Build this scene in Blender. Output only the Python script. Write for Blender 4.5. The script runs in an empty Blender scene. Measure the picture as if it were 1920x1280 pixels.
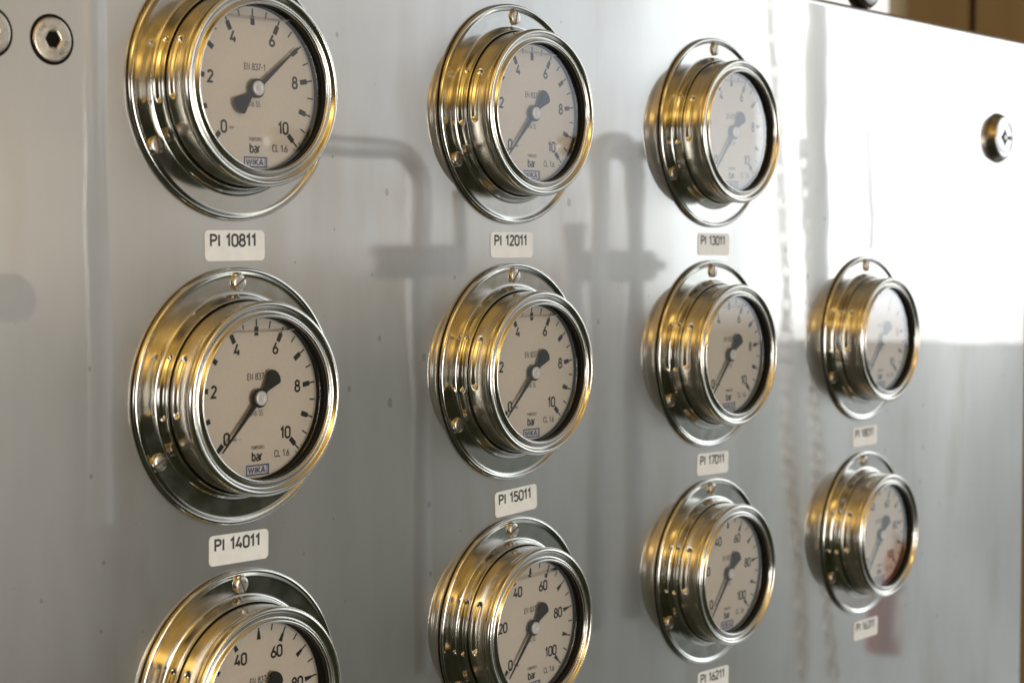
import bpy, math, random
from mathutils import Vector, Matrix
PI = math.pi
S = 0.001                                   # everything below is written in millimetres
scene = bpy.context.scene
COL = scene.collection
random.seed(4)

# ------------------------------------------------------------------ camera
cd = bpy.data.cameras.new('camera'); cam = bpy.data.objects.new('camera', cd); COL.objects.link(cam)
yaw, pitch, roll = 0.8588385, -0.0574937, -0.0038497
f = Vector((math.sin(yaw)*math.cos(pitch), math.cos(yaw)*math.cos(pitch), math.sin(pitch)))
rt = Vector((math.cos(yaw), -math.sin(yaw), 0)); up = rt.cross(f)
r2 = math.cos(roll)*rt + math.sin(roll)*up; u2 = -math.sin(roll)*rt + math.cos(roll)*up
m = Matrix(((r2.x, u2.x, -f.x), (r2.y, u2.y, -f.y), (r2.z, u2.z, -f.z))).to_4x4()
m.translation = Vector((-146.315, -428.69, 49.523))*S
cam.matrix_world = m
cd.sensor_width = 36; cd.lens = 58.8546
cd.clip_start = 0.01; cd.clip_end = 60
cd.dof.use_dof = True; cd.dof.focus_distance = 0.60; cd.dof.aperture_fstop = 17
scene.camera = cam

# ------------------------------------------------------------------ colour management
scene.view_settings.view_transform = 'Standard'; scene.view_settings.look = 'None'
scene.view_settings.gamma = 1; scene.view_settings.use_curve_mapping = False
scene.view_settings.exposure = 0.0
scene.cycles.max_bounces = 10; scene.cycles.glossy_bounces = 6; scene.cycles.transparent_max_bounces = 12
scene.cycles.caustics_reflective = True; scene.cycles.sample_clamp_indirect = 6

# ------------------------------------------------------------------ surroundings: the plant hall as light from all directions
world = bpy.data.worlds.new('World'); scene.world = world; world.use_nodes = True
nt = world.node_tree; N = nt.nodes; Lk = nt.links
def mth(op, a, b=None, clamp=False):
    n = N.new('ShaderNodeMath'); n.operation = op; n.use_clamp = clamp
    for i, v in enumerate((a, b)):
        if v is None: continue
        if isinstance(v, (int, float)): n.inputs[i].default_value = v
        else: Lk.new(v, n.inputs[i])
    return n.outputs[0]
tc = N.new('ShaderNodeTexCoord'); sx = N.new('ShaderNodeSeparateXYZ'); Lk.new(tc.outputs['Generated'], sx.inputs[0])
AZ = mth('MULTIPLY', mth('ARCTAN2', sx.outputs[0], mth('MULTIPLY', sx.outputs[1], -1.0)), 180/PI)   # 0 = straight out from the panel, + = to the right
EL = mth('MULTIPLY', mth('ARCSINE', sx.outputs[2]), 180/PI)
def step(v, edge, soft):
    n = N.new('ShaderNodeMapRange'); n.interpolation_type = 'SMOOTHSTEP'
    n.inputs['From Min'].default_value = edge-soft; n.inputs['From Max'].default_value = edge+soft
    Lk.new(v, n.inputs['Value']); return n.outputs[0]
def mixc(a, b, fac):
    n = N.new('ShaderNodeMix'); n.data_type = 'RGBA'; n.blend_type = 'MIX'
    for s_, v in ((6, a), (7, b)):
        if isinstance(v, tuple): n.inputs[s_].default_value = (*v, 1)
        else: Lk.new(v, n.inputs[s_])
    if isinstance(fac, (int, float)): n.inputs[0].default_value = fac
    else: Lk.new(fac, n.inputs[0])
    return n.outputs[2]
def region(a0, a1, sa, e0, e1, se, k=1.0):
    r = mth('MULTIPLY', mth('SUBTRACT', step(AZ, a0, sa), step(AZ, a1, sa), True), mth('SUBTRACT', step(EL, e0, se), step(EL, e1, se), True))
    return mth('MULTIPLY', r, k) if k != 1 else r
LAYERS = [  # (azimuth range, softness, elevation range, softness, radiance)
    ((-200, 200, 1, -95, -2, 5), (.024, .027, .013)),        # dark floor
    ((-200, 20, 18, -3, 95, 6), (.075, .046, .017)),         # brown wall behind the photographer
    ((-40, 75, 18, 54, 95, 8), (.36, .27, .15)),             # roof
    ((8, 200, 12, -2.3, 40, 2.8), (.34, .285, .21)),          # light wall
    ((39, 200, 7, -.5, 34, 1.0), (.68, .69, .70)),
    ((46, 200, 3, 2.2, 30, .8), (.88, .97, 1.10)),
    ((46, 200, 4, -95, -2.6, .8), (.22, .24, .23)),
    ((54, 200, 2.0, -2.4, 30, .8), (1.7, 1.86, 2.0)),      # daylight haze round the window
    ((59, 110, 3, -60, -3.0, .7), (.56, .61, .64)),          # paler floor towards the window
    ((-76, -34, 7, 12, 50, 4), (1.0, .60, .14)),             # tungsten lit end of the hall
    ((-40, 14, 7, 14, 34, 4), (.90, .54, .13)),
    ((-30, 22, 8, 38, 54, 4), (.70, .43, .12)),
    ((84, 130, 6, -25, 10, 5), (.50, .30, .10)),
    ((-150, -80, 12, -8, 25, 6), (.20, .14, .06)),
]
c = (.10, .10, .085)
for reg, colr in LAYERS: c = mixc(c, colr, region(*reg))
nz = N.new('ShaderNodeTexNoise'); nz.inputs['Scale'].default_value = 7; nz.inputs['Detail'].default_value = 5
Lk.new(tc.outputs['Generated'], nz.inputs['Vector'])
mr = N.new('ShaderNodeMapRange'); mr.inputs[1].default_value = .3; mr.inputs[2].default_value = .7; mr.inputs[3].default_value = .72; mr.inputs[4].default_value = 1.28
Lk.new(nz.outputs[0], mr.inputs[0])
vm = N.new('ShaderNodeVectorMath'); vm.operation = 'SCALE'; Lk.new(c, vm.inputs[0]); Lk.new(mr.outputs[0], vm.inputs['Scale'])
bg = N['Background'] if 'Background' in N else N.new('ShaderNodeBackground')
Lk.new(vm.outputs[0], bg.inputs['Color']); bg.inputs['Strength'].default_value = 1.0

def area(name, az, el, dist, w, h, power, colr):
    """rectangular lamp seen from the panel at azimuth/elevation, facing it"""
    l = bpy.data.lights.new(name, 'AREA'); l.shape = 'RECTANGLE'; l.size = w; l.size_y = h; l.energy = power; l.color = colr
    o = bpy.data.objects.new(name, l); COL.objects.link(o)
    a, e = math.radians(az), math.radians(el)
    d = Vector((math.sin(a)*math.cos(e), -math.cos(a)*math.cos(e), math.sin(e)))
    o.location = Vector((.4, 0, 0)) + d*dist
    o.rotation_euler = (d).to_track_quat('Z', 'Y').to_euler()
    return o
def rad(power_radiance, w, h): return power_radiance*PI*w*h
area('window_light', 68.5, 7.15, 3.6, 1.3, 1.3, rad(1.9, 1.3, 1.3), (.93, .97, 1.0))
area('tungsten_light', -44, 24, 3.0, 1.1, .35, rad(5.0, 1.1, .35), (1.0, .66, .19))
area('tungsten_light', -8, 30, 3.0, .8, .25, rad(4.5, .8, .25), (1.0, .67, .21))
area('front_fill_light', 3, -2, 2.6, .9, .75, rad(11.5, .9, .75), (1.0, .975, .94))  # added fill lamp out front: lifts dials and labels, whitens the rim beads
area('side_light', -84, 2, 2.8, 1.0, .6, rad(4.6, 1.0, .6), (.97, .98, 1.0))  # white area lamp at the far left, mirrored in slot flanks and beads

# ------------------------------------------------------------------ materials
def mat(name, base=(.5, .5, .5), rough=.4, metal=0., spec=.5, **kw):
    mt = bpy.data.materials.new(name); mt.use_nodes = True
    b = mt.node_tree.nodes['Principled BSDF']
    b.inputs['Base Color'].default_value = (*base, 1); b.inputs['Roughness'].default_value = rough
    b.inputs['Metallic'].default_value = metal; b.inputs['Specular IOR Level'].default_value = spec
    for k, v in kw.items(): b.inputs[k.replace('_', ' ')].default_value = v
    return mt
def nd(mt, t): return mt.node_tree.nodes.new(t)
def ln(mt, a, b): mt.node_tree.links.new(a, b)
def rough_noise(mt, scale, lo, hi, bump=0., bscale=None, col_lo=None, col_hi=None, stretch=(1, 1, 1), detail=4):
    b = mt.node_tree.nodes['Principled BSDF']
    t = nd(mt, 'ShaderNodeTexCoord'); mp = nd(mt, 'ShaderNodeMapping'); mp.inputs['Scale'].default_value = stretch
    geo = nd(mt, 'ShaderNodeNewGeometry'); ln(mt, geo.outputs['Position'], mp.inputs[0])
    n = nd(mt, 'ShaderNodeTexNoise'); n.inputs['Scale'].default_value = scale; n.inputs['Detail'].default_value = detail
    ln(mt, mp.outputs[0], n.inputs['Vector'])
    r = nd(mt, 'ShaderNodeMapRange'); r.inputs[1].default_value = .3; r.inputs[2].default_value = .7
    r.inputs[3].default_value = lo; r.inputs[4].default_value = hi
    ln(mt, n.outputs[0], r.inputs[0]); ln(mt, r.outputs[0], b.inputs['Roughness'])
    if col_lo:
        cr = nd(mt, 'ShaderNodeValToRGB'); cr.color_ramp.elements[0].position = .3; cr.color_ramp.elements[1].position = .7
        cr.color_ramp.elements[0].color = (*col_lo, 1); cr.color_ramp.elements[1].color = (*col_hi, 1)
        ln(mt, n.outputs[0], cr.inputs[0]); ln(mt, cr.outputs[0], b.inputs['Base Color'])
    if bump:
        n2 = nd(mt, 'ShaderNodeTexNoise'); n2.inputs['Scale'].default_value = bscale or scale; n2.inputs['Detail'].default_value = 3
        ln(mt, mp.outputs[0], n2.inputs['Vector'])
        bp = nd(mt, 'ShaderNodeBump'); bp.inputs['Strength'].default_value = bump; bp.inputs['Distance'].default_value = .0002
        ln(mt, n2.outputs[0], bp.inputs['Height']); ln(mt, bp.outputs[0], b.inputs['Normal'])
    return mt

M = {}
M['steel'] = rough_noise(mat('polished_steel', (.66, .63, .57), .2, 1), 90, .16, .25, 0, 420, (.62, .59, .53), (.68, .65, .59))
M['flange'] = rough_noise(mat('pressed_steel', (.60, .58, .53), .15, 1), 120, .11, .18, 0, 300, (.54, .52, .47), (.63, .61, .56))
M['screw'] = rough_noise(mat('nickel_screw', (.46, .43, .38), .3, 1), 900, .24, .4, .2, 1500)
M['slot'] = mat('screw_slot', (.16, .09, .035), .5, .6)
M['black'] = mat('shaded_wall_black', (.006, .006, .006), .5, 0, .25)  # black inner wall; its colour also carries the shade beside the dial
M['needle'] = mat('needle_black', (.006, .006, .007), .45)
M['ink'] = mat('black_ink', (.012, .012, .014), .6)
M['labelink'] = mat('label_ink', (.035, .037, .042), .55)
M['blue'] = mat('blue_ink', (.02, .075, .30), .6)
M['dial'] = rough_noise(mat('dial_white', (.74, .67, .59), .6), 700, .5, .7, .05, 2500, (.77, .70, .615), (.81, .74, .655))
M['hub'] = mat('pointer_cap', (.85, .87, .90), .4, .15)
M['label'] = rough_noise(mat('label_vinyl', (.76, .77, .78), .4, 0, 1.0), 220, .3, .5, .08, 900, (.77, .80, .83), (.84, .87, .90))
M['dark'] = mat('dark_gap', (.008, .007, .006), .8, 0, .08)  # near-black for shade in gaps and recesses, also for plain black parts
M['brown'] = rough_noise(mat('brown_board', (.24, .16, .07), .6), 30, .5, .7, .1, 200, (.36, .27, .15), (.42, .31, .18), (1, 1, .1))
M['wallwhite'] = mat('white_wall', (.85, .84, .82), .7)
M['rubber'] = mat('dark_fitting', (.03, .022, .02), .35, .3)
M['pale'] = mat('pale_enamel', (.55, .58, .68), .25)
M['brass'] = rough_noise(mat('lock_nickel', (.30, .26, .21), .3, 1), 400, .25, .36)
M['lockface'] = mat('lock_face', (.80, .79, .80), .3, .9)
M['pipe'] = rough_noise(mat('process_pipe', (.62, .67, .74), .4, .7), 60, .35, .5)
M['valve'] = mat('cast_valve_paint', (.50, .53, .58), .6)
M['palepipe'] = mat('pale_painted_pipe', (.86, .90, .95), .3)
M['chain'] = mat('galvanised_chain', (.90, .92, .95), .3, .6)
M['red'] = mat('red_paint', (.55, .03, .02), .5)

# glass: see-through with a Fresnel reflection
def glass(name, tint, boost, rough):
    mt = bpy.data.materials.new(name); mt.use_nodes = True; n = mt.node_tree.nodes; n.clear()
    o = nd(mt, 'ShaderNodeOutputMaterial'); mx = nd(mt, 'ShaderNodeMixShader'); tr = nd(mt, 'ShaderNodeBsdfTransparent'); gl = nd(mt, 'ShaderNodeBsdfGlossy')
    tr.inputs[0].default_value = (*tint, 1); gl.inputs['Roughness'].default_value = rough
    fr = nd(mt, 'ShaderNodeFresnel'); fr.inputs['IOR'].default_value = 1.5
    mm = nd(mt, 'ShaderNodeMath'); mm.operation = 'MULTIPLY'; mm.inputs[1].default_value = boost
    ln(mt, fr.outputs[0], mm.inputs[0]); ln(mt, mm.outputs[0], mx.inputs[0]); ln(mt, tr.outputs[0], mx.inputs[1]); ln(mt, gl.outputs[0], mx.inputs[2]); ln(mt, mx.outputs[0], o.inputs[0])
    return mt
M['glass'] = glass('gauge_glass', (.97, .97, .96), 2.8, .02)
M['liquid'] = glass('liquid_film', (.70, .70, .70), 3.0, .15)

# the sheet: satin stainless, part clear mirror part haze, with grime, smears and specks
def panel_material():
    mt = bpy.data.materials.new('satin_stainless'); mt.use_nodes = True; n = mt.node_tree.nodes; n.clear()
    out = nd(mt, 'ShaderNodeOutputMaterial'); mx = nd(mt, 'ShaderNodeMixShader')
    a = nd(mt, 'ShaderNodeBsdfPrincipled'); b = nd(mt, 'ShaderNodeBsdfPrincipled')
    for p_, r_ in ((a, .03), (b, .36)):
        p_.inputs['Metallic'].default_value = 1; p_.inputs['Roughness'].default_value = r_
    t = nd(mt, 'ShaderNodeTexCoord')
    def noise(scale, detail=4, stretch=(1, 1, 1)):
        mp = nd(mt, 'ShaderNodeMapping'); mp.inputs['Scale'].default_value = stretch; ln(mt, t.outputs['Object'], mp.inputs[0])
        x = nd(mt, 'ShaderNodeTexNoise'); x.inputs['Scale'].default_value = scale; x.inputs['Detail'].default_value = detail
        ln(mt, mp.outputs[0], x.inputs['Vector']); return x.outputs[0]
    def rng(v, a0, a1, b0, b1):
        r = nd(mt, 'ShaderNodeMapRange'); r.inputs[1].default_value = a0; r.inputs[2].default_value = a1; r.inputs[3].default_value = b0; r.inputs[4].default_value = b1
        ln(mt, v, r.inputs[0]); return r.outputs[0]
    cr = nd(mt, 'ShaderNodeValToRGB'); cr.color_ramp.elements[0].position = .35; cr.color_ramp.elements[1].position = .65
    cr.color_ramp.elements[0].color = (.575, .55, .51, 1); cr.color_ramp.elements[1].color = (.68, .66, .62, 1)
    ln(mt, noise(12, 9, (1, 1, .3)), cr.inputs[0])
    # specks: small dried splashes, each with its own edge
    vo = nd(mt, 'ShaderNodeTexVoronoi'); vo.voronoi_dimensions = '2D'; vo.inputs['Scale'].default_value = 48; vo.inputs['Randomness'].default_value = 1
    mp = nd(mt, 'ShaderNodeMapping'); mp.inputs['Rotation'].default_value = (PI/2, 0, 0); mp.inputs['Scale'].default_value = (1, .75, .75); ln(mt, t.outputs['Object'], mp.inputs[0]); ln(mt, mp.outputs[0], vo.inputs['Vector'])
    sp = nd(mt, 'ShaderNodeSeparateColor'); ln(mt, vo.outputs['Color'], sp.inputs[0])
    sz0 = rng(sp.outputs[0], .3, 1.0, .0, .06); cl = rng(noise(7, 2), .42, .62, .15, 1.1)
    szm = nd(mt, 'ShaderNodeMath'); szm.operation = 'MULTIPLY'; ln(mt, sz0, szm.inputs[0]); ln(mt, cl, szm.inputs[1]); size = szm.outputs[0]
    lt = nd(mt, 'ShaderNodeMath'); lt.operation = 'LESS_THAN'; ln(mt, vo.outputs['Distance'], lt.inputs[0]); ln(mt, size, lt.inputs[1])
    mc = nd(mt, 'ShaderNodeMix'); mc.data_type = 'RGBA'; mc.inputs[7].default_value = (.34, .32, .30, 1)
    ml = nd(mt, 'ShaderNodeMath'); ml.operation = 'MULTIPLY'; ml.inputs[1].default_value = .6; ln(mt, lt.outputs[0], ml.inputs[0])
    ln(mt, ml.outputs[0], mc.inputs[0]); ln(mt, cr.outputs[0], mc.inputs[6])
    sm_ = nd(mt, 'ShaderNodeMix'); sm_.data_type = 'RGBA'; sm_.blend_type = 'MULTIPLY'; sm_.inputs[7].default_value = (.80, .74, .66, 1)
    ln(mt, rng(noise(23, 8, (1, 1, .28)), .54, .72, 0, .75), sm_.inputs[0]); ln(mt, mc.outputs[2], sm_.inputs[6])
    for p_ in (a, b): ln(mt, sm_.outputs[2], p_.inputs['Base Color'])
    ln(mt, rng(noise(14, 5, (1, 1, .5)), .3, .7, .015, .045), a.inputs['Roughness'])
    bp = nd(mt, 'ShaderNodeBump'); bp.inputs['Strength'].default_value = .2; bp.inputs['Distance'].default_value = .001
    ln(mt, noise(11, 2), bp.inputs['Height']); ln(mt, bp.outputs[0], a.inputs['Normal'])
    ln(mt, rng(noise(16, 6, (1, 1, .3)), .32, .68, .42, .62), mx.inputs[0])
    ln(mt, a.outputs[0], mx.inputs[1]); ln(mt, b.outputs[0], mx.inputs[2]); ln(mt, mx.outputs[0], out.inputs[0])
    return mt
M['panel'] = panel_material()

# ------------------------------------------------------------------ helpers
def mesh_obj(name, verts, faces, material, parent=None, smooth=True, mats=None, fm=None):
    me = bpy.data.meshes.new(name); me.from_pydata([(x*S, y*S, z*S) for x, y, z in verts], [], faces)
    for mm in (mats or [material]): me.materials.append(mm)
    if smooth: me.polygons.foreach_set('use_smooth', [True]*len(faces))
    if fm: me.polygons.foreach_set('material_index', fm)
    me.update()
    o = bpy.data.objects.new(name, me); COL.objects.link(o)
    if parent: o.parent = parent
    return o
def tag(o, label=None, cat=None, group=None, kind=None):
    for k, v in (('label', label), ('category', cat), ('group', group), ('kind', kind)):
        if v: o[k] = v
    return o
def empty(name, x, y, z, label, cat, group=None):
    o = bpy.data.objects.new(name, None); o.empty_display_size = .01; COL.objects.link(o); o.location = (x*S, y*S, z*S)
    return tag(o, label, cat, group)
class MB:
    def __init__(s): s.v = []; s.f = []; s.m = []; s.mi = 0
    def add(s, v, f):
        k = len(s.v); s.v += v; s.f += [tuple(i+k for i in q) for q in f]; s.m += [s.mi]*len(f)
    def box(s, x0, x1, y0, y1, z0, z1):
        s.add([(x, y, z) for x in (x0, x1) for y in (y0, y1) for z in (z0, z1)], [(0, 1, 3, 2), (4, 6, 7, 5), (0, 4, 5, 1), (2, 3, 7, 6), (0, 2, 6, 4), (1, 5, 7, 3)])
    def prism(s, pts, y0, y1):
        """outline (x, z) counter-clockwise as seen from the front, from depth y0 (front) to y1 (back)"""
        n = len(pts)
        s.add([(x, y0, z) for x, z in pts] + [(x, y1, z) for x, z in pts], [tuple(range(n)), tuple(range(2*n-1, n-1, -1))] + [(i, i+n, (i+1) % n+n, (i+1) % n) for i in range(n)])
    def tube(s, pts, r, n=12, closed=False):
        P = [Vector(p) for p in pts]; k = len(P); vs = []; ref = None
        for i in range(k):
            a = P[(i-1) % k] if (closed or i > 0) else P[i]; b = P[(i+1) % k] if (closed or i < k-1) else P[i]
            t = (b-a).normalized()
            if ref is None: ref = t.orthogonal().normalized()
            ref = (ref - t*ref.dot(t)).normalized(); q = t.cross(ref)
            vs += [tuple(P[i] + (ref*math.cos(2*PI*j/n) + q*math.sin(2*PI*j/n))*r) for j in range(n)]
        fs = [(i*n+j, i*n+(j+1) % n, ((i+1) % k)*n+(j+1) % n, ((i+1) % k)*n+j) for i in range(k if closed else k-1) for j in range(n)]
        if not closed: fs += [tuple(range(n-1, -1, -1)), tuple((k-1)*n+j for j in range(n))]
        s.add(vs, fs)
    def build(s, name, material, parent=None, smooth=False, mats=None):
        return mesh_obj(name, s.v, s.f, material, parent, smooth, mats, s.m if mats else None)
def rrect(cx, cz, w, h, r, n=6):
    out = []
    for sx_, sz_, a0 in ((1, 1, 0), (-1, 1, 90), (-1, -1, 180), (1, -1, 270)):
        for i in range(n+1):
            a = math.radians(a0 + 90*i/n); out.append((cx+sx_*(w/2-r)+r*math.cos(a), cz+sz_*(h/2-r)+r*math.sin(a)))
    return out
def catmull(P, k=4):
    out = []
    for i in range(len(P)-1):
        p0, p1, p2, p3 = P[max(i-1, 0)], P[i], P[i+1], P[min(i+2, len(P)-1)]
        for j in range(k):
            t = j/k
            out.append(tuple(.5*((2*b)+(-a+cc)*t+(2*a-5*b+4*cc-d)*t*t+(-a+3*b-3*cc+d)*t**3) for a, b, cc, d in zip(p0, p1, p2, p3)))
    return out + [P[-1]]
def lathe(prof, angles, disp=None):
    """prof: (radius, depth in front of the sheet); returns verts, faces round the -Y axis"""
    n = len(angles); v = []; fs = []
    for (R, d) in prof:
        for a in angles:
            r_, d_ = R, d
            if disp: r_, d_ = disp(R, d, a)
            v.append((r_*math.cos(math.radians(a)), -d_, r_*math.sin(math.radians(a))))
    for i in range(len(prof)-1):
        for j in range(n):
            fs.append((i*n+j, i*n+(j+1) % n, (i+1)*n+(j+1) % n, (i+1)*n+j))
    return v, fs
UNI = [i*360/144 for i in range(144)]
def sm(x):
    x = max(0., min(1., x)); return x*x*(3-2*x)
def arc(cx, cy, rx, ry, a0, a1, n=12):
    return [(cx+rx*math.cos(math.radians(a0+(a1-a0)*i/n)), cy+ry*math.sin(math.radians(a0+(a1-a0)*i/n))) for i in range(n+1)]
# narrow upright lettering drawn as strokes: (advance, [(closed, points)...]) on a cap height of 1
GL = {
 '0': (0.59, [(1, arc(.22, .76, .22, .24, 0, 180) + arc(.22, .24, .22, .24, 180, 360))]),
 '1': (0.45, [(0, [(.0, .76), (.2, .985), (.2, 0)])]),
 '2': (0.59, [(0, arc(.21, .75, .20, .25, 170, -35) + [(.0, .02), (.43, .02)])]),
 '3': (0.59, [(0, arc(.21, .76, .19, .24, 160, -80)), (0, arc(.21, .27, .22, .27, 95, -160))]),
 '4': (0.59, [(0, [(.26, 1), (.0, .26), (.46, .26)]), (0, [(.33, .50), (.33, 0)])]),
 '5': (0.59, [(0, [(.41, .98), (.06, .98), (.04, .55)] + arc(.21, .31, .22, .31, 120, -150))]),
 '6': (0.59, [(0, [(.33, 1), (.02, .38)]), (1, arc(.22, .26, .215, .26, 0, 348, 20))]),
 '7': (0.57, [(0, [(.0, .98), (.43, .98), (.13, 0)])]),
 '8': (0.59, [(1, arc(.22, .77, .18, .23, 0, 348, 20)), (1, arc(.22, .27, .22, .27, 0, 348, 20))]),
 'A': (0.65, [(0, [(.0, 0), (.25, 1), (.50, 0)]), (0, [(.08, .27), (.42, .27)])]),
 'C': (0.61, [(0, arc(.23, .74, .22, .26, 25, 180) + arc(.23, .26, .22, .26, 180, 335))]),
 'E': (0.55, [(0, [(.38, .98), (.0, .98), (.0, .02), (.38, .02)]), (0, [(.05, .52), (.33, .52)])]),
 'H': (0.63, [(0, [(.0, 0), (.0, 1)]), (0, [(.44, 0), (.44, 1)]), (0, [(.05, .5), (.39, .5)])]),
 'I': (0.25, [(0, [(.02, 0), (.02, 1)])]),
 'K': (0.59, [(0, [(.0, 0), (.0, 1)]), (0, [(.42, 1), (.06, .48), (.46, 0)])]),
 'L': (0.53, [(0, [(.0, 1), (.0, .02), (.38, .02)])]),
 'N': (0.65, [(0, [(.0, 0), (.0, 1), (.44, 0), (.44, 1)])]),
 'P': (0.63, [(0, [(.0, 0), (.0, .98), (.2, .98)] + arc(.22, .735, .22, .245, 85, -90) + [(.06, .49)])]),
 'S': (0.59, [(0, arc(.21, .76, .20, .24, 30, 250) + arc(.21, .25, .22, .27, 75, -150))]),
 'T': (0.59, [(0, [(.0, .98), (.46, .98)]), (0, [(.23, .94), (.23, 0)])]),
 'W': (0.87, [(0, [(.0, 1), (.17, 0), (.34, .9), (.51, 0), (.68, 1)])]),
 'a': (0.57, [(0, arc(.2, .5, .18, .2, 150, 0) + [(.38, 0)]), (1, arc(.19, .2, .17, .2, 0, 345, 16))]),
 'b': (0.59, [(0, [(.0, 0), (.0, 1)]), (1, arc(.22, .35, .20, .35, 0, 348, 18))]),
 'r': (0.43, [(0, [(.0, 0), (.0, .7)]), (0, arc(.2, .45, .18, .25, 160, 70, 6))]),
 '.': (0.21, [(0, [(.02, 0), (.02, .12)])]), '-': (0.53, [(0, [(.04, .46), (.32, .46)])]), ' ': (0.37, [])}
def ribbon(mb, P, t, y0, closed):
    P = [Vector((a, b)) for a, b in P]; n = len(P); L_, R_ = [], []
    for i in range(n):
        a = P[i-1] if (closed or i) else None; b = P[(i+1) % n] if (closed or i < n-1) else None
        d1 = (P[i]-a).normalized() if a is not None and (P[i]-a).length > 1e-6 else None
        d2 = (b-P[i]).normalized() if b is not None and (b-P[i]).length > 1e-6 else None
        d1 = d1 or d2; d2 = d2 or d1
        n1, n2 = Vector((-d1.y, d1.x)), Vector((-d2.y, d2.x)); mm = n1+n2
        mm = mm.normalized() if mm.length > 1e-4 else n1
        k = 1/max(.45, mm.dot(n1)); L_.append(P[i]+mm*k*t/2); R_.append(P[i]-mm*k*t/2)
    v = [(p.x, y0, p.y) for p in L_] + [(p.x, y0, p.y) for p in R_]
    mb.add(v, [(i, i+n, (i+1) % n+n, (i+1) % n) for i in range(n if closed else n-1)])
def put_text(mb, txt, x, y, z, size, sxx=1., bold=0., rot=0., width=None, stroke=.13):
    """line of lettering centred on (x, z), lying just in front of depth y"""
    adv = sum(GL[c_][0] for c_ in txt) - (.14 if txt[-1] != ' ' else 0)
    kx = (width/adv if width else size*sxx*1.5)
    ca, sa = math.cos(math.radians(rot)), math.sin(math.radians(rot)); cx = -adv*kx/2; q = 0
    for c_ in txt:
        w, strokes = GL[c_]
        for cl, pts in strokes:
            pp = []
            for a, b in pts:
                X, Z = cx+a*kx, (b-.5)*size
                p_ = (x+X*ca-Z*sa, z+X*sa+Z*ca)
                if not pp or math.hypot(p_[0]-pp[-1][0], p_[1]-pp[-1][1]) > size*.01: pp.append(p_)
            ribbon(mb, pp, stroke*size, y-.02-.004*(q % 3), cl); q += 1
        cx += w*kx

# ------------------------------------------------------------------ the steel sheet and what is behind it
XR_, XL_, ZT, ZB = 831.0, -420., 170.6, -330.
pb = empty('steel_panel', 200, 0, ZB, 'large satin stainless steel sheet that carries all the round gauges', 'panel')
def panel_mesh():
    # folded sheet: front face with rounded bends at the top and right edges, returning 60 mm
    r = 3.5; n = 6; loops = []
    for k in range(n+1):
        a = PI/2*k/n; loops.append((r*(1-math.sin(a)), r*(1-math.cos(a))))      # (inset, y)
    loops.append((0, 60))
    v = []; fs = []
    for ins, y in loops:
        cr = 4.0
        for (cx, cz, a0) in ((XR_-cr, ZT-cr, 0), (XL_+cr, ZT-cr, 90), (XL_+cr, ZB+cr, 180), (XR_-cr, ZB+cr, 270)):
            for i in range(5):
                a = math.radians(a0+90*i/4); rr = max(cr-ins, .3)
                v.append((cx+rr*math.cos(a), y, cz+rr*math.sin(a)))
    L = 20
    for k in range(len(loops)-1):
        for j in range(L): fs.append((k*L+j, (k+1)*L+j, (k+1)*L+(j+1) % L, k*L+(j+1) % L))
    fs.append(tuple(range(L)))
    return [(x-200, y, z-ZB) for x, y, z in v], fs
pv, pf = panel_mesh()
ps = mesh_obj('sheet', pv, pf, M['panel'], pb, smooth=False)
for p in ps.data.polygons: p.use_smooth = len(p.vertices) == 4

# behind the top edge, well out of focus
bd = empty('brown_cabinet', 2000, 400, 0, 'brown cupboard front with a dark door gap, blurred behind the top right corner', 'cabinet')
b_ = MB(); b_.box(-15, 5, 196, 285, -900, 1500); b_.build('door', M['brown'], bd)
b_ = MB(); b_.box(-15, 5, -700, 184, -900, 1500); b_.build('door', M['brown'], bd)
b_ = MB(); b_.box(6, 300, -700, 285, -900, 1500); b_.build('carcass', M['dark'], bd)
lit = bpy.data.materials.new('daylight_pane'); lit.use_nodes = True
lb = lit.node_tree.nodes['Principled BSDF']; lb.inputs['Base Color'].default_value = (.8, .8, .8, 1); lb.inputs['Emission Color'].default_value = (1, .99, .97, 1); lb.inputs['Emission Strength'].default_value = 1.0
dw = empty('daylit_window', 2000, 1200, 0, 'blown out daylit window behind the sheet, left of the brown cupboard', 'window')
b_ = MB(); b_.box(0, 6, -480, 900, -400, 1500); b_.build('pane', lit, dw)
b_ = MB(); b_.box(-6, 16, -512, -481, -430, 1530); b_.box(-6, 16, 901, 930, -430, 1530); b_.box(-6, 16, -480, 900, 1501, 1530); b_.box(-6, 16, -480, 900, -430, -401); b_.build('frame', M['wallwhite'], dw)
# round fitting standing on the top edge
rf = empty('round_fitting', 635.6, 6, 170.6, 'dark round fitting with a pale ring face standing on the top edge', 'fitting')
v, fs = lathe([(4.5, 5), (9.2, 5.4), (9.8, 5.2), (11.6, 4.6), (12.3, 3.5), (12.4, -2), (11.5, -3.5), (.01, -3.6)], UNI)
v = [(x, y, z+12.4) for x, y, z in v]; mesh_obj('body', v, fs, M['rubber'], rf)
v, fs = lathe([(4.6, 5.2), (5, 5.9), (9.6, 6.1), (10.3, 5.3)], UNI); mesh_obj('face_ring', [(x, y, z+12.4) for x, y, z in v], fs, M['pale'], rf)

# ------------------------------------------------------------------ pressure gauge
fine = [146+i*1.0 for i in range(52)]
ANG = sorted(set([a for a in UNI if not (145 < a < 199)] + fine))
def pill(a, d, a0, a1, dc, hw, R=31.):
    """0..1 inside a stamped slot running round the barrel"""
    s_ = math.radians(a)*R; s0, s1 = math.radians(a0)*R, math.radians(a1)*R
    q = s0+hw if s_ < s0+hw else (s1-hw if s_ > s1-hw else s_)
    return sm((hw - math.hypot(s_-q, d-dc))/(.8*hw))
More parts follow.
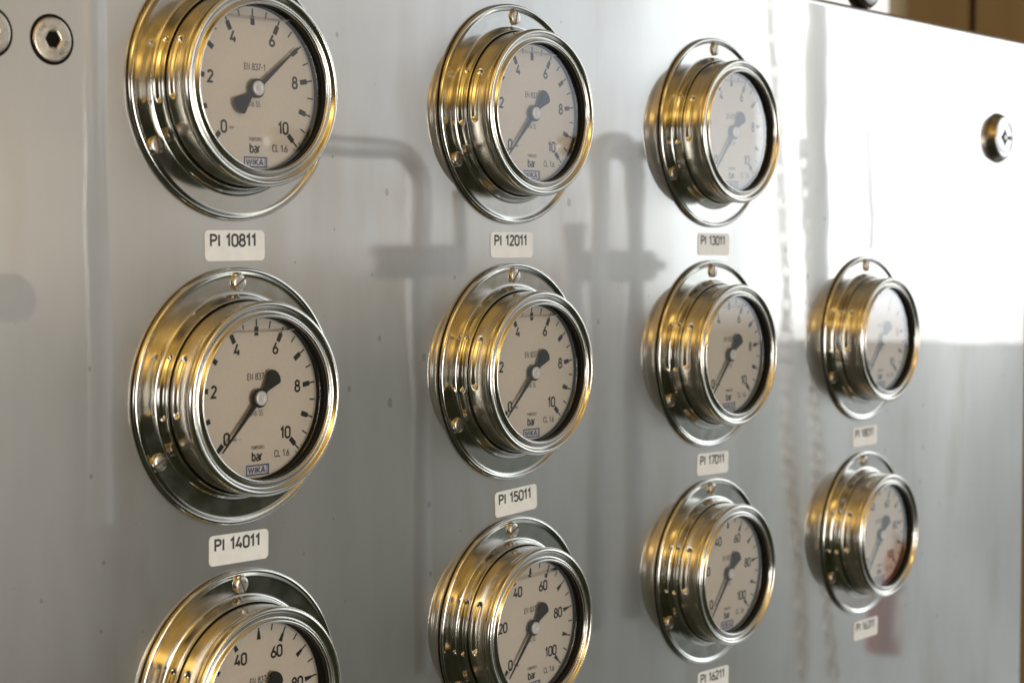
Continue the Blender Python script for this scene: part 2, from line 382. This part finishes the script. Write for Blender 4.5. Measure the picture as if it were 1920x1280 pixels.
# flange with its collar
outer = [(40.5, 1.85), (41.7, 1.8), (42.3, 1.92), (42.5, 2.3), (42.35, 2.75), (41.8, 3.1), (41.2, 3.05), (40.6, 2.65), (40.0, 2.35), (39.4, 2.3)]
flat = [(39.4-i*.35, 2.3) for i in range(1, 15)]
neck = [(34.3, 2.31), (33.85, 2.38), (33.5, 2.6), (33.3, 3.0)]
colr = [(33.25-i*.055, 3.1+i*.2) for i in range(16)]
lip = [(32.35, 6.25), (32.15, 6.42), (31.95, 6.35), (31.85, 6.0), (31.8, 4.6), (27, 4.5)]
prof = catmull(outer, 3)[:-1] + flat + catmull(neck, 2) + colr + catmull(lip, 3)
SCR = (90, 210, 330)
FA = sorted(set([round(x, 3) for x in ANG] + [round(sc_+k*.75, 3) for sc_ in SCR for k in range(-9, 10)]))
def fdisp(R, d, a):
    if 2.7 < d < 6.2 and 32.2 < R < 33.4: R -= .8*pill(a, d, 153, 190, 4.45, 1.3, 33.)
    if d < 2.3 and R < 41:
        for sc_ in SCR:
            da = math.radians(a-sc_)
            dd = math.sqrt(max(0, R*R+37.5**2-2*R*37.5*math.cos(da)))
            if dd < 4.6 and R > 34.0: k = sm((4.6-dd)/1.5)*sm((R-34.0)/.5); d = d*(1-k) + 1.3*k
    return R, d
FV, FF = lathe(prof, FA, fdisp)
# bezel: barrel with slot, rolled ring, step down to the glass
bar = [(31.3, 5.0), (31.4, 5.4), (31.45, 5.8)] + [(31.45, 6.2+i*.3) for i in range(25)] + [(31.45, 13.8)]
ring = [(31.45, 13.8), (31.4, 14.2), (31.5, 14.6), (31.75, 15.2), (31.85, 15.9), (31.75, 16.7), (31.35, 17.3), (30.75, 17.6), (30.1, 17.5), (29.6, 17.05), (29.15, 16.6), (28.6, 16.45), (28.05, 16.6), (27.65, 17.0), (27.3, 17.4), (26.95, 17.55), (26.6, 17.4), (26.42, 16.9), (26.4, 16.2), (26.4, 15.2), (26.9, 15.05)]
bprof = bar + catmull(ring, 4)[1:]
def bdisp(R, d, a):
    if 6 < d < 13 and R > 30.5: R -= 1.1*pill(a, d, 152, 189, 9.7, 1.8)
    return R, d
BV, BF = lathe(bprof, [round(x, 3) for x in ANG], bdisp)
WV, WF = lathe([(26.39, 16.75), (26.28, 16.6), (26.25, 15.1), (26.9, 14.9), (26.8, 14.6), (26.35, 11.35), (26.2, 11.3)], UNI)
GV, GF = lathe([(26.9, 15.0), (0.001, 15.0)], UNI)
def disc(R, d, n=96): return [(0, -d, 0)] + [(R*math.cos(2*PI*i/n), -d, R*math.sin(2*PI*i/n)) for i in range(n)], [(0, (i+1) % n+1, i+1) for i in range(n)]
DD = 11.25
def dial_marks(full):
    mb = MB(); y0, y1 = -(DD+.06), -(DD+.01)
    def bar_(a, r0, r1, w0, w1=None):
        w1 = w0 if w1 is None else w1
        a = math.radians(a); c_, s_ = math.cos(a), math.sin(a)
        mb.prism([(r0*c_+w0/2*s_, r0*s_-w0/2*c_), (r1*c_+w1/2*s_, r1*s_-w1/2*c_), (r1*c_-w1/2*s_, r1*s_+w1/2*c_), (r0*c_-w0/2*s_, r0*s_+w0/2*c_)], y0, y1)
    for k in range(21):
        a = 225-13.5*k
        if k % 2 == 0:
            if full == 10: bar_(a, 20.3, 23.3, 1.7)
            else: bar_(a, 20.4, 23.2, 1.7, .9)
            bar_(a, 23.2, 25.6, .55)
        else: bar_(a, 23.2, 25.6, .5)
    for a in (-41.5, -48.5): bar_(a, 25.1, 26.0, .25)
    for k in range(0, 11, 2):
        a = math.radians(225-27*k); s_ = str(k*full//10)
        R = 17.9 if len(s_) < 2 else (17.4 if full == 10 else 16.9)
        put_text(mb, s_, R*math.cos(a), -(DD+.03), R*math.sin(a)*1.0+.1, 3.6, .82, stroke=.21)
    put_text(mb, 'EN 837-1', .6, -(DD+.03), 7.0, 2.0, width=8.8, stroke=.145)
    put_text(mb, '316 SS', 0, -(DD+.03), -4.9, 1.7, width=5.1, stroke=.12)
    put_text(mb, '1108852853', .3, -(DD+.03), -16.2, 1.05, .6, .01, width=5.6)
    put_text(mb, 'bar', .1, -(DD+.03), -19.1, 2.9, width=4.3, stroke=.19)
    put_text(mb, 'CL 1.6', 10.7, -(DD+.03), -18.9, 2.1, width=6.3, stroke=.16)
    return mb
def logo_marks():
    mb = MB(); y0, y1 = -(DD+.06), -(DD+.01); cx, cz, w, h, t = .2, -23.6, 9.8, 3.5, .46
    mb.box(cx-w/2, cx+w/2, y0, y1, cz+h/2-t, cz+h/2); mb.box(cx-w/2, cx+w/2, y0, y1, cz-h/2, cz-h/2+t)
    mb.box(cx-w/2, cx-w/2+t, y0, y1, cz-h/2+t, cz+h/2-t); mb.box(cx+w/2-t, cx+w/2, y0, y1, cz-h/2+t, cz+h/2-t)
    mb.box(cx+w/2-1.05, cx+w/2-.75, y0, y1, cz-h/2+t, cz+h/2-t)
    put_text(mb, 'WIKA', cx-.35, -(DD+.03), cz, 1.8, width=7.0, stroke=.27)
    return mb
def screw_mesh():
    v, fs = lathe([(2.85, -.9), (2.85, 1.3), (2.75, 1.65), (2.45, 1.85), (1.6, 1.93), (.001, 1.95)], [i*10 for i in range(36)])
    return v, fs
def pointer_mesh():
    mb = MB(); y0, y1 = -13.1, -12.75
    out = [(0, -1.0), (-22.8+23.0, -1.0)]
    # built along +X: needle towards +X, counterweight towards -X
    pts = [(2.2, -.85), (22.9, -.2), (22.9, .2), (2.2, .85)]
    mb.prism(pts, y0, y1)
    t = [(-2.0, .95)]
    tail = [(-2.0, .95), (-4.0, 1.05), (-6.4, 2.0), (-9.0, 3.05), (-9.4, 3.1), (-10.1, 2.7), (-10.8, 1.5), (-11.1, 0), (-10.8, -1.5), (-10.1, -2.7), (-9.4, -3.1), (-9.0, -3.05), (-6.4, -2.0), (-4.0, -1.05), (-2.0, -.95)]
    mb.prism(tail, y0, y1)
    v, fs = lathe([(3.1, 12.4), (3.15, 13.1), (2.9, 13.3), (.001, 13.32)], [i*6 for i in range(60)]); mb.add(v, fs)
    return mb
PROTO = {}
GROUP = 'round pressure gauges on the steel panel'
def child_link(src, parent, loc=None, rot=None):
    o = src.copy(); COL.objects.link(o); o.parent = parent
    if loc is not None: o.location = loc
    if rot is not None: o.rotation_euler = rot
    return o
def copy_tree(o, parent=None):
    c_ = o.copy(); COL.objects.link(c_); c_.parent = parent
    for ch in [k for k in o.children]: copy_tree(ch, c_)
    return c_
def liquid_mesh(level, name_parent):
    # surface of the filling liquid between dial and glass, with the meniscus it draws up at both
    hw = math.sqrt(27.2**2-level**2); mb = MB(); n = 24
    rows = []
    for j in range(7):
        t = j/6; y = -(DD+.1) - t*(14.9-DD-.1)
        men = .55*(math.exp(-t*6)+math.exp(-(1-t)*6))
        rows.append([(hw*(2*i/n-1), y, level+men+.6*abs(2*i/n-1)**4) for i in range(n+1)])
    vs = [p for r_ in rows for p in r_]
    fs = [(j*(n+1)+i, j*(n+1)+i+1, (j+1)*(n+1)+i+1, (j+1)*(n+1)+i) for j in range(6) for i in range(n)]
    mb.add(vs, fs); return mb
def make_gauge(full):
    root = empty('pressure_gauge', 0, 0, 0, 'x', 'pressure gauge', GROUP)
    fl_ = mesh_obj('mounting_flange', FV, FF, M['flange'], root)
    v, fs = lathe([(33, 1.33), (42.0, 1.33), (42.0, 1.88), (40.0, 1.9)], UNI); mesh_obj('gap_shade_ring', v, fs, M['dark'], root)  # black ring put in for the shade in the gap under the rim
    sv, sf = screw_mesh()
    for i, a in enumerate(SCR):
        s_ = mesh_obj('screw', sv, sf, M['screw'], root)
        s_.location = (37.5*math.cos(math.radians(a))*S, -1.45*S, 37.5*math.sin(math.radians(a))*S)
        mb = MB(); mb.box(-2.76, 2.76, -1.98, -1.4, -.36, .36); k_ = mb.build('slot', M['slot'], s_)
        s_.rotation_euler = (0, -math.radians((32, 75, 10)[i]), 0)
    bz = mesh_obj('bezel', BV, BF, M['steel'], root)
    mesh_obj('inner_ring', WV, WF, M['black'], root)
    v, fs = disc(27.45, DD); di = mesh_obj('dial', v, fs, M['dial'], root, smooth=False)
    dial_marks(full).build('scale_print', M['ink'], di)
    logo_marks().build('maker_logo', M['blue'], di)
    p = pointer_mesh().build('pointer', M['needle'], root)
    v, fs = lathe([(2.35, 13.2), (2.35, 13.9), (2.2, 14.05), (.55, 14.05), (.5, 13.85), (.001, 13.8)], [i*6 for i in range(60)])
    mesh_obj('cap', v, fs, M['hub'], p)
    mb = MB(); mb.tube([(-9.9, -DD, -12.9), (-9.9, -13.4, -12.9)], .42, 10); mb.tube([(-9.9, -13.2, -12.9), (-8.2, -13.2, -12.8)], .28, 8); mb.build('stop_pin', M['hub'], root)
    liquid_mesh(0, None)
    mesh_obj('glass', GV, GF, M['glass'], root, smooth=False)
    return root
G = [  # x, z, full scale, pointer angle (deg), liquid level, label
    (211.7, 100.2, 10, 38.8, 22.0, 'pressure gauge with its needle swung up near seven bar, above label PI 10811'),
    (351.1, 100.1, 10, -132.5, 22.6, 'pressure gauge above label PI 12011, blue window reflection on its glass, needle at zero'),
    (490.3, 99.6, 10, -131.5, 22.2, 'pressure gauge above label PI 13011, dial veiled pale grey by window glare'),
    (211.3, .1, 10, -133.3, 21.4, 'large sharp pressure gauge between labels PI 10811 and PI 14011, needle resting at zero'),
    (350.4, 0, 10, -134.2, 21.6, 'pressure gauge between labels PI 12011 and PI 15011, needle at zero bar'),
    (488.8, -.2, 10, -131.2, 21.2, 'pressure gauge between labels PI 13011 and PI 17011, glare over its upper dial'),
    (629.7, .5, 10, -130.5, 22.2, 'pressure gauge above label PI 18011, dial washed out by bright window glare'),
    (210.8, -99.9, 100, -133.0, 30, 'hundred bar pressure gauge under label PI 14011, cut off by the bottom of the picture'),
    (349.7, -99.95, 100, -131.5, 20.4, 'hundred bar pressure gauge under label PI 15011, two thin liquid lines near its top'),
    (488.2, -99.6, 100, -128.5, 30, 'hundred bar pressure gauge between labels PI 17011 and PI 16211'),
    (630.1, -100.9, 100, -129, 30, 'hundred bar pressure gauge above label PI 16311, red reflection on its glass'),
]
for i, (x, z, full, pa, lv, lab) in enumerate(G):
    if full not in PROTO: g = PROTO[full] = make_gauge(full)
    else: g = copy_tree(PROTO[full])
    g.location = (x*S, .0013, z*S); g['label'] = lab; g.rotation_euler = (0, math.radians(random.uniform(-.9, .9)), 0)
    for ch in g.children:
        nm = ch.name.split('.')[0]
        if nm == 'pointer': ch.rotation_euler = (0, -math.radians(pa), 0)
        if nm == 'screw':
            ch.rotation_euler = (0, -math.radians(random.uniform(10, 80)), 0)
            if ch.location.z > 0: ch.rotation_euler = (0, -math.radians({3: 33, 1: 78, 2: 80, 4: 50, 7: -65}.get(i, random.uniform(0, 90))), 0)
            elif ch.location.x < 0: ch.rotation_euler = (0, -math.radians({3: 28, 0: -80, 1: 30, 4: 75}.get(i, random.uniform(20, 90))), 0)
LIQ = [(g_, lv) for g_, lv in zip([o for o in COL.objects if o.name.startswith('pressure_gauge') and not o.parent], [q[4] for q in G])]
for o in list(COL.objects):
    if o.name.startswith('pressure_gauge') and not o.parent:
        q = min(G, key=lambda t: abs(t[0]*S-o.location.x)+abs(t[1]*S-o.location.z))
        if q[4] < 26:
            liquid_mesh(q[4], None).build('liquid_surface', M['liquid'], o, smooth=True)

# ------------------------------------------------------------------ number labels
LB = [('10811', 211.3, 49.7, .2), ('12011', 350.5, 49.6, -.1), ('13011', 491.0, 49.5, -.7), ('14011', 211.3, -50.2, -1.3), ('15011', 352.5, -51.3, 2.2),
      ('17011', 490.9, -50.5, -1.9), ('18011', 632.1, -50.5, -.4), ('16211', 491.7, -150.9, -2.1), ('16311', 634.6, -152.4, -1.3)]
LSTR = {'10811': 'off-white label sticker printed PI 10811, under the gauge whose needle points up', '12011': 'pale label sticker printed PI 12011, in the top row',
        '13011': 'pale greyish label sticker printed PI 13011, nearly melting into the bright steel', '14011': 'white label sticker printed PI 14011, in the left column',
        '15011': 'white label sticker printed PI 15011, stuck on slightly tilted', '17011': 'white label sticker printed PI 17011, under the middle gauge of the third column', '18011': 'white label sticker printed PI 18011, between the two gauges of the last column',
        '16211': 'white label sticker printed PI 16211, cut by the lower edge of the picture', '16311': 'small blurry white label sticker printed PI 16311, lowest at the right'}
for num, x, z, rot in LB:
    g = empty('label_sticker', x, 0, z, LSTR[num], 'label', 'number labels under the gauges')
    g.rotation_euler = (0, -math.radians(rot), 0)
    mb = MB(); pts = rrect(0, 0, 25.3, 10, 1.6)
    mb.prism(pts, -.18, -.02); mb.build('backing', M['label'], g)
    mb = MB(); put_text(mb, 'PI '+num, -.6, -.2, 1.7, 3.7, width=19.0, stroke=.215); mb.build('print', M['labelink'], g)

# ------------------------------------------------------------------ socket screws and lock
def socket_screw(x, z, rot, lab):
    g = empty('socket_screw', x, 0, z, lab, 'screw', 'countersunk socket screws at the top left')
    v, fs = lathe([(7.5, .04), (6.95, .06), (6.6, .03)], UNI); mesh_obj('recess_shade_ring', v, fs, M['dark'], g)  # flat black ring stands in for the shaded gap round the head
    # head with hexagonal socket
    hexr = lambda a: 2.0/math.cos(math.radians((a % 60)-30))
    def dsp(R, d, a):
        if R < 3: return (R/2.5*hexr(a)*1.15, d)
        return (R, d)
    prf = [(6.6, -.02), (6.55, .35), (6.35, .5), (5.9, .56), (4, .58), (3.2, .6), (2.55, .6), (2.45, .45), (2.4, .05)]
    v, fs = lathe(prf, UNI, dsp); mesh_obj('head', v, fs, M['sockhead'], g)
    v, fs = disc(2.9, .045); mesh_obj('socket', v, fs, M['dark'], g)
    mb = MB()
    for s_, a0, stp in (('THE', 150, 13), ('A2-70', -58, 13)):
        for i, ch in enumerate(s_):
            a = a0 - stp*i + (stp*(len(s_)-1) if a0 < 0 else 0)
            if a0 < 0: a = a0 + stp*i; rr = a+90
            else: rr = a-90
            a = a+rot; rr = rr+rot
            put_text(mb, ch, 4.6*math.cos(math.radians(a)), -.6, 4.6*math.sin(math.radians(a)), 1.15, .8, .0, rr)
    mb.build('engraving', M['engrave'], g)
M['sockhead'] = rough_noise(mat('socket_head_steel', (.46, .40, .32), .34, 1), 500, .28, .42, .15, 1400, (.40, .35, .28), (.52, .46, .37))
M['engrave'] = mat('engraving_shade', (.10, .08, .05), .6, .5)
socket_screw(142.9, 110.6, 0, 'countersunk hexagon socket screw fully in view at the top left')
socket_screw(122.2, 111.0, -70, 'countersunk hexagon socket screw cut by the left edge of the picture')

lk = empty('cabinet_lock', 786.2, 0, 110.9, 'round key lock with a dark collar and pale face near the top right corner', 'lock')
v, fs = lathe(catmull([(14.4, .05), (14.7, .25), (14.6, .8), (13.8, 2.4), (12.7, 4.2), (12.3, 4.75), (11.9, 4.85), (11.7, 4.6)], 3), UNI); mesh_obj('collar', v, fs, M['brass'], lk)
v, fs = lathe(catmull([(11.7, 4.4), (11.3, 4.85), (9.3, 4.9), (9.0, 4.5), (8.7, 4.5), (8.4, 4.85), (5, 4.9), (.001, 4.9)], 2), UNI); mesh_obj('face', v, fs, M['lockface'], lk)
mb = MB(); n = 40; o_ = []
for i in range(n):
    a = 2*PI*i/n; R = 3.6+1.9*max(0, math.cos(4*a))
    o_.append((R*math.cos(a), R*math.sin(a)))
mb.prism(o_, -5.1, -4.85); mb.prism([(3, -1.1), (9.2, -1.1), (9.2, 1.1), (3, 1.1)], -5.09, -4.86); mb.build('keyway', M['dark'], lk)
v, fs = lathe([(1.6, 5.0), (1.55, 5.5), (1.3, 5.6), (.001, 5.6)], [i*12 for i in range(30)]); mesh_obj('pin', v, fs, M['lockface'], lk)

# ------------------------------------------------------------------ plant that stands in front of the sheet and shows as its mirror image
def bend(pts, r, n=8):
    """round the corners of a polyline"""
    P = [Vector(p) for p in pts]; out = [P[0]]
    for i in range(1, len(P)-1):
        a = (P[i-1]-P[i]).normalized()*r; b = (P[i+1]-P[i]).normalized()*r
        for k in range(n+1):
            t = k/n; out.append((P[i]+a)*(1-t)**2 + P[i]*2*t*(1-t) + (P[i]+b)*t*t)
    return out + [P[-1]]
up_ = empty('u_pipe', 1075, -500, 30, 'bluish steel pipe loop standing before the sheet, mirrored between second and third column', 'pipe', 'pipes before the panel')
mb = MB(); mb.tube(bend([(-28, 0, -330), (-28, 0, 112), (28, 0, 112), (28, 0, -330)], 27.5), 10.5, 16); mb.build('loop', M['pipe'], up_, True)
mb = MB()
for z in (-6, 6): mb.tube([(-52, 0, z), (54, 0, z)], 8.5, 16)
mb.tube([(54, 0, 0), (73, 0, 0)], 5, 12); mb.tube([(-60, 0, -60), (-60, 0, 40)], 9, 12); mb.build('valve_block', M['valve'], up_, True)
lp = empty('bent_pipe', 800, -500, 35, 'grey steel pipe with one wide bend, mirrored between first and second column', 'pipe', 'pipes before the panel')
mb = MB(); mb.tube(bend([(-160, 0, 90), (16, 0, 90), (16, 0, -330)], 34, 10), 8.2, 16); mb.build('tube', M['pipe'], lp, True)
mb = MB(); mb.tube([(-34, 0, 2), (62, 0, 2)], 13, 16); mb.tube([(66, 0, 0), (66, 0, 60)], 6, 12); mb.build('valve_block', M['valve'], lp, True)
hp = MB(); hp.tube([(990, -520, 136), (1185, -520, 139)], 8.5, 16); tag(hp.build('cross_pipe', M['pipe'], None, True), 'short level pipe crossing behind the pipe loop, seen mirrored in the sheet', 'pipe', 'pipes before the panel')
hp = MB(); hp.tube([(1600, -600, -20), (1592, -600, 700)], 15, 16); tag(hp.build('riser_pipe', M['palepipe'], None, True), 'upright pipe mirrored as a pale blue band right of the third column', 'pipe', 'pipes before the panel')
hp = MB(); hp.tube([(1750, -620, 330), (1764, -620, 155), (1768, -620, 40)], 3.2, 10); tag(hp.build('hanging_cable', M['pipe'], None, True), 'thin hanging cable mirrored as a faint blue line below the fitting', 'cable')
hp = MB(); hp.tube([(462, -430, -120), (464, -430, 420)], 7, 12); tag(hp.build('riser_pipe', M['pipe'], None, True), 'slim upright pipe mirrored left of the first gauge column', 'pipe', 'pipes before the panel')
def chain(pts, pitch, lab):
    P = [Vector(p) for p in pts]; mb = MB(); d = 0; i = 0; seg = []
    for a, b in zip(P, P[1:]):
        n = max(1, int((b-a).length/pitch)); seg += [a+(b-a)*k/n for k in range(n)]
    for j, p in enumerate(seg):
        q = []
        for k in range(16):
            t = 2*PI*k/16; xx, zz = 4.6*math.cos(t), pitch*.62*math.sin(t)
            q.append(p + (Vector((xx, 0, zz)) if j % 2 == 0 else Vector((0, xx, zz))))
        mb.tube(q, 2.3, 8, True)
    tag(mb.build('hanging_chain', M['chain'], None, True), lab, 'chain', 'chains before the panel')
chain([(1410, -550, 360), (1439, -550, 112), (1450, -550, -34), (1462, -550, -184), (1494, -550, -450)], 17, 'long galvanised chain, the left one of two mirrored beside the third gauge column')
chain([(1396, -500, 150), (1422, -500, -55), (1441, -500, -207), (1473, -500, -437)], 15, 'short galvanised chain, the right one of two mirrored beside the fourth gauge column')
ex = empty('fire_extinguisher', 2335, -900, -628, 'red cylinder in the hall, mirrored red by the lowest right gauge', 'extinguisher')
v, fs = lathe([(24, 0), (26, 6), (26, 150), (22, 168), (12, 176), (10, 188), (.01, 189)], UNI); mesh_obj('cylinder', [(x, z, -y) for x, y, z in v], fs, M['red'], ex)
mb = MB(); mb.tube([(0, 0, 188), (16, -18, 196)], 4, 10); mb.tube([(0, 0, 186), (22, 14, 176), (28, 17, 100)], 3, 10); mb.build('handle', M['dark'], ex)

kn = empty('valve_knob', 396, -420, 20, 'dark round valve knob standing before the sheet, mirrored as a smudge at the left edge', 'knob')
v, fs = lathe([(.01, -8), (12, -8), (14.5, -5), (14.5, 5), (12, 8), (.01, 8)], [i*10 for i in range(36)]); mesh_obj('wheel', v, fs, M['rubber'], kn)
mb = MB(); mb.tube([(0, -8, 0), (0, -60, 0), (0, -70, -200)], 3, 10); mb.build('stem', M['rubber'], kn, True)
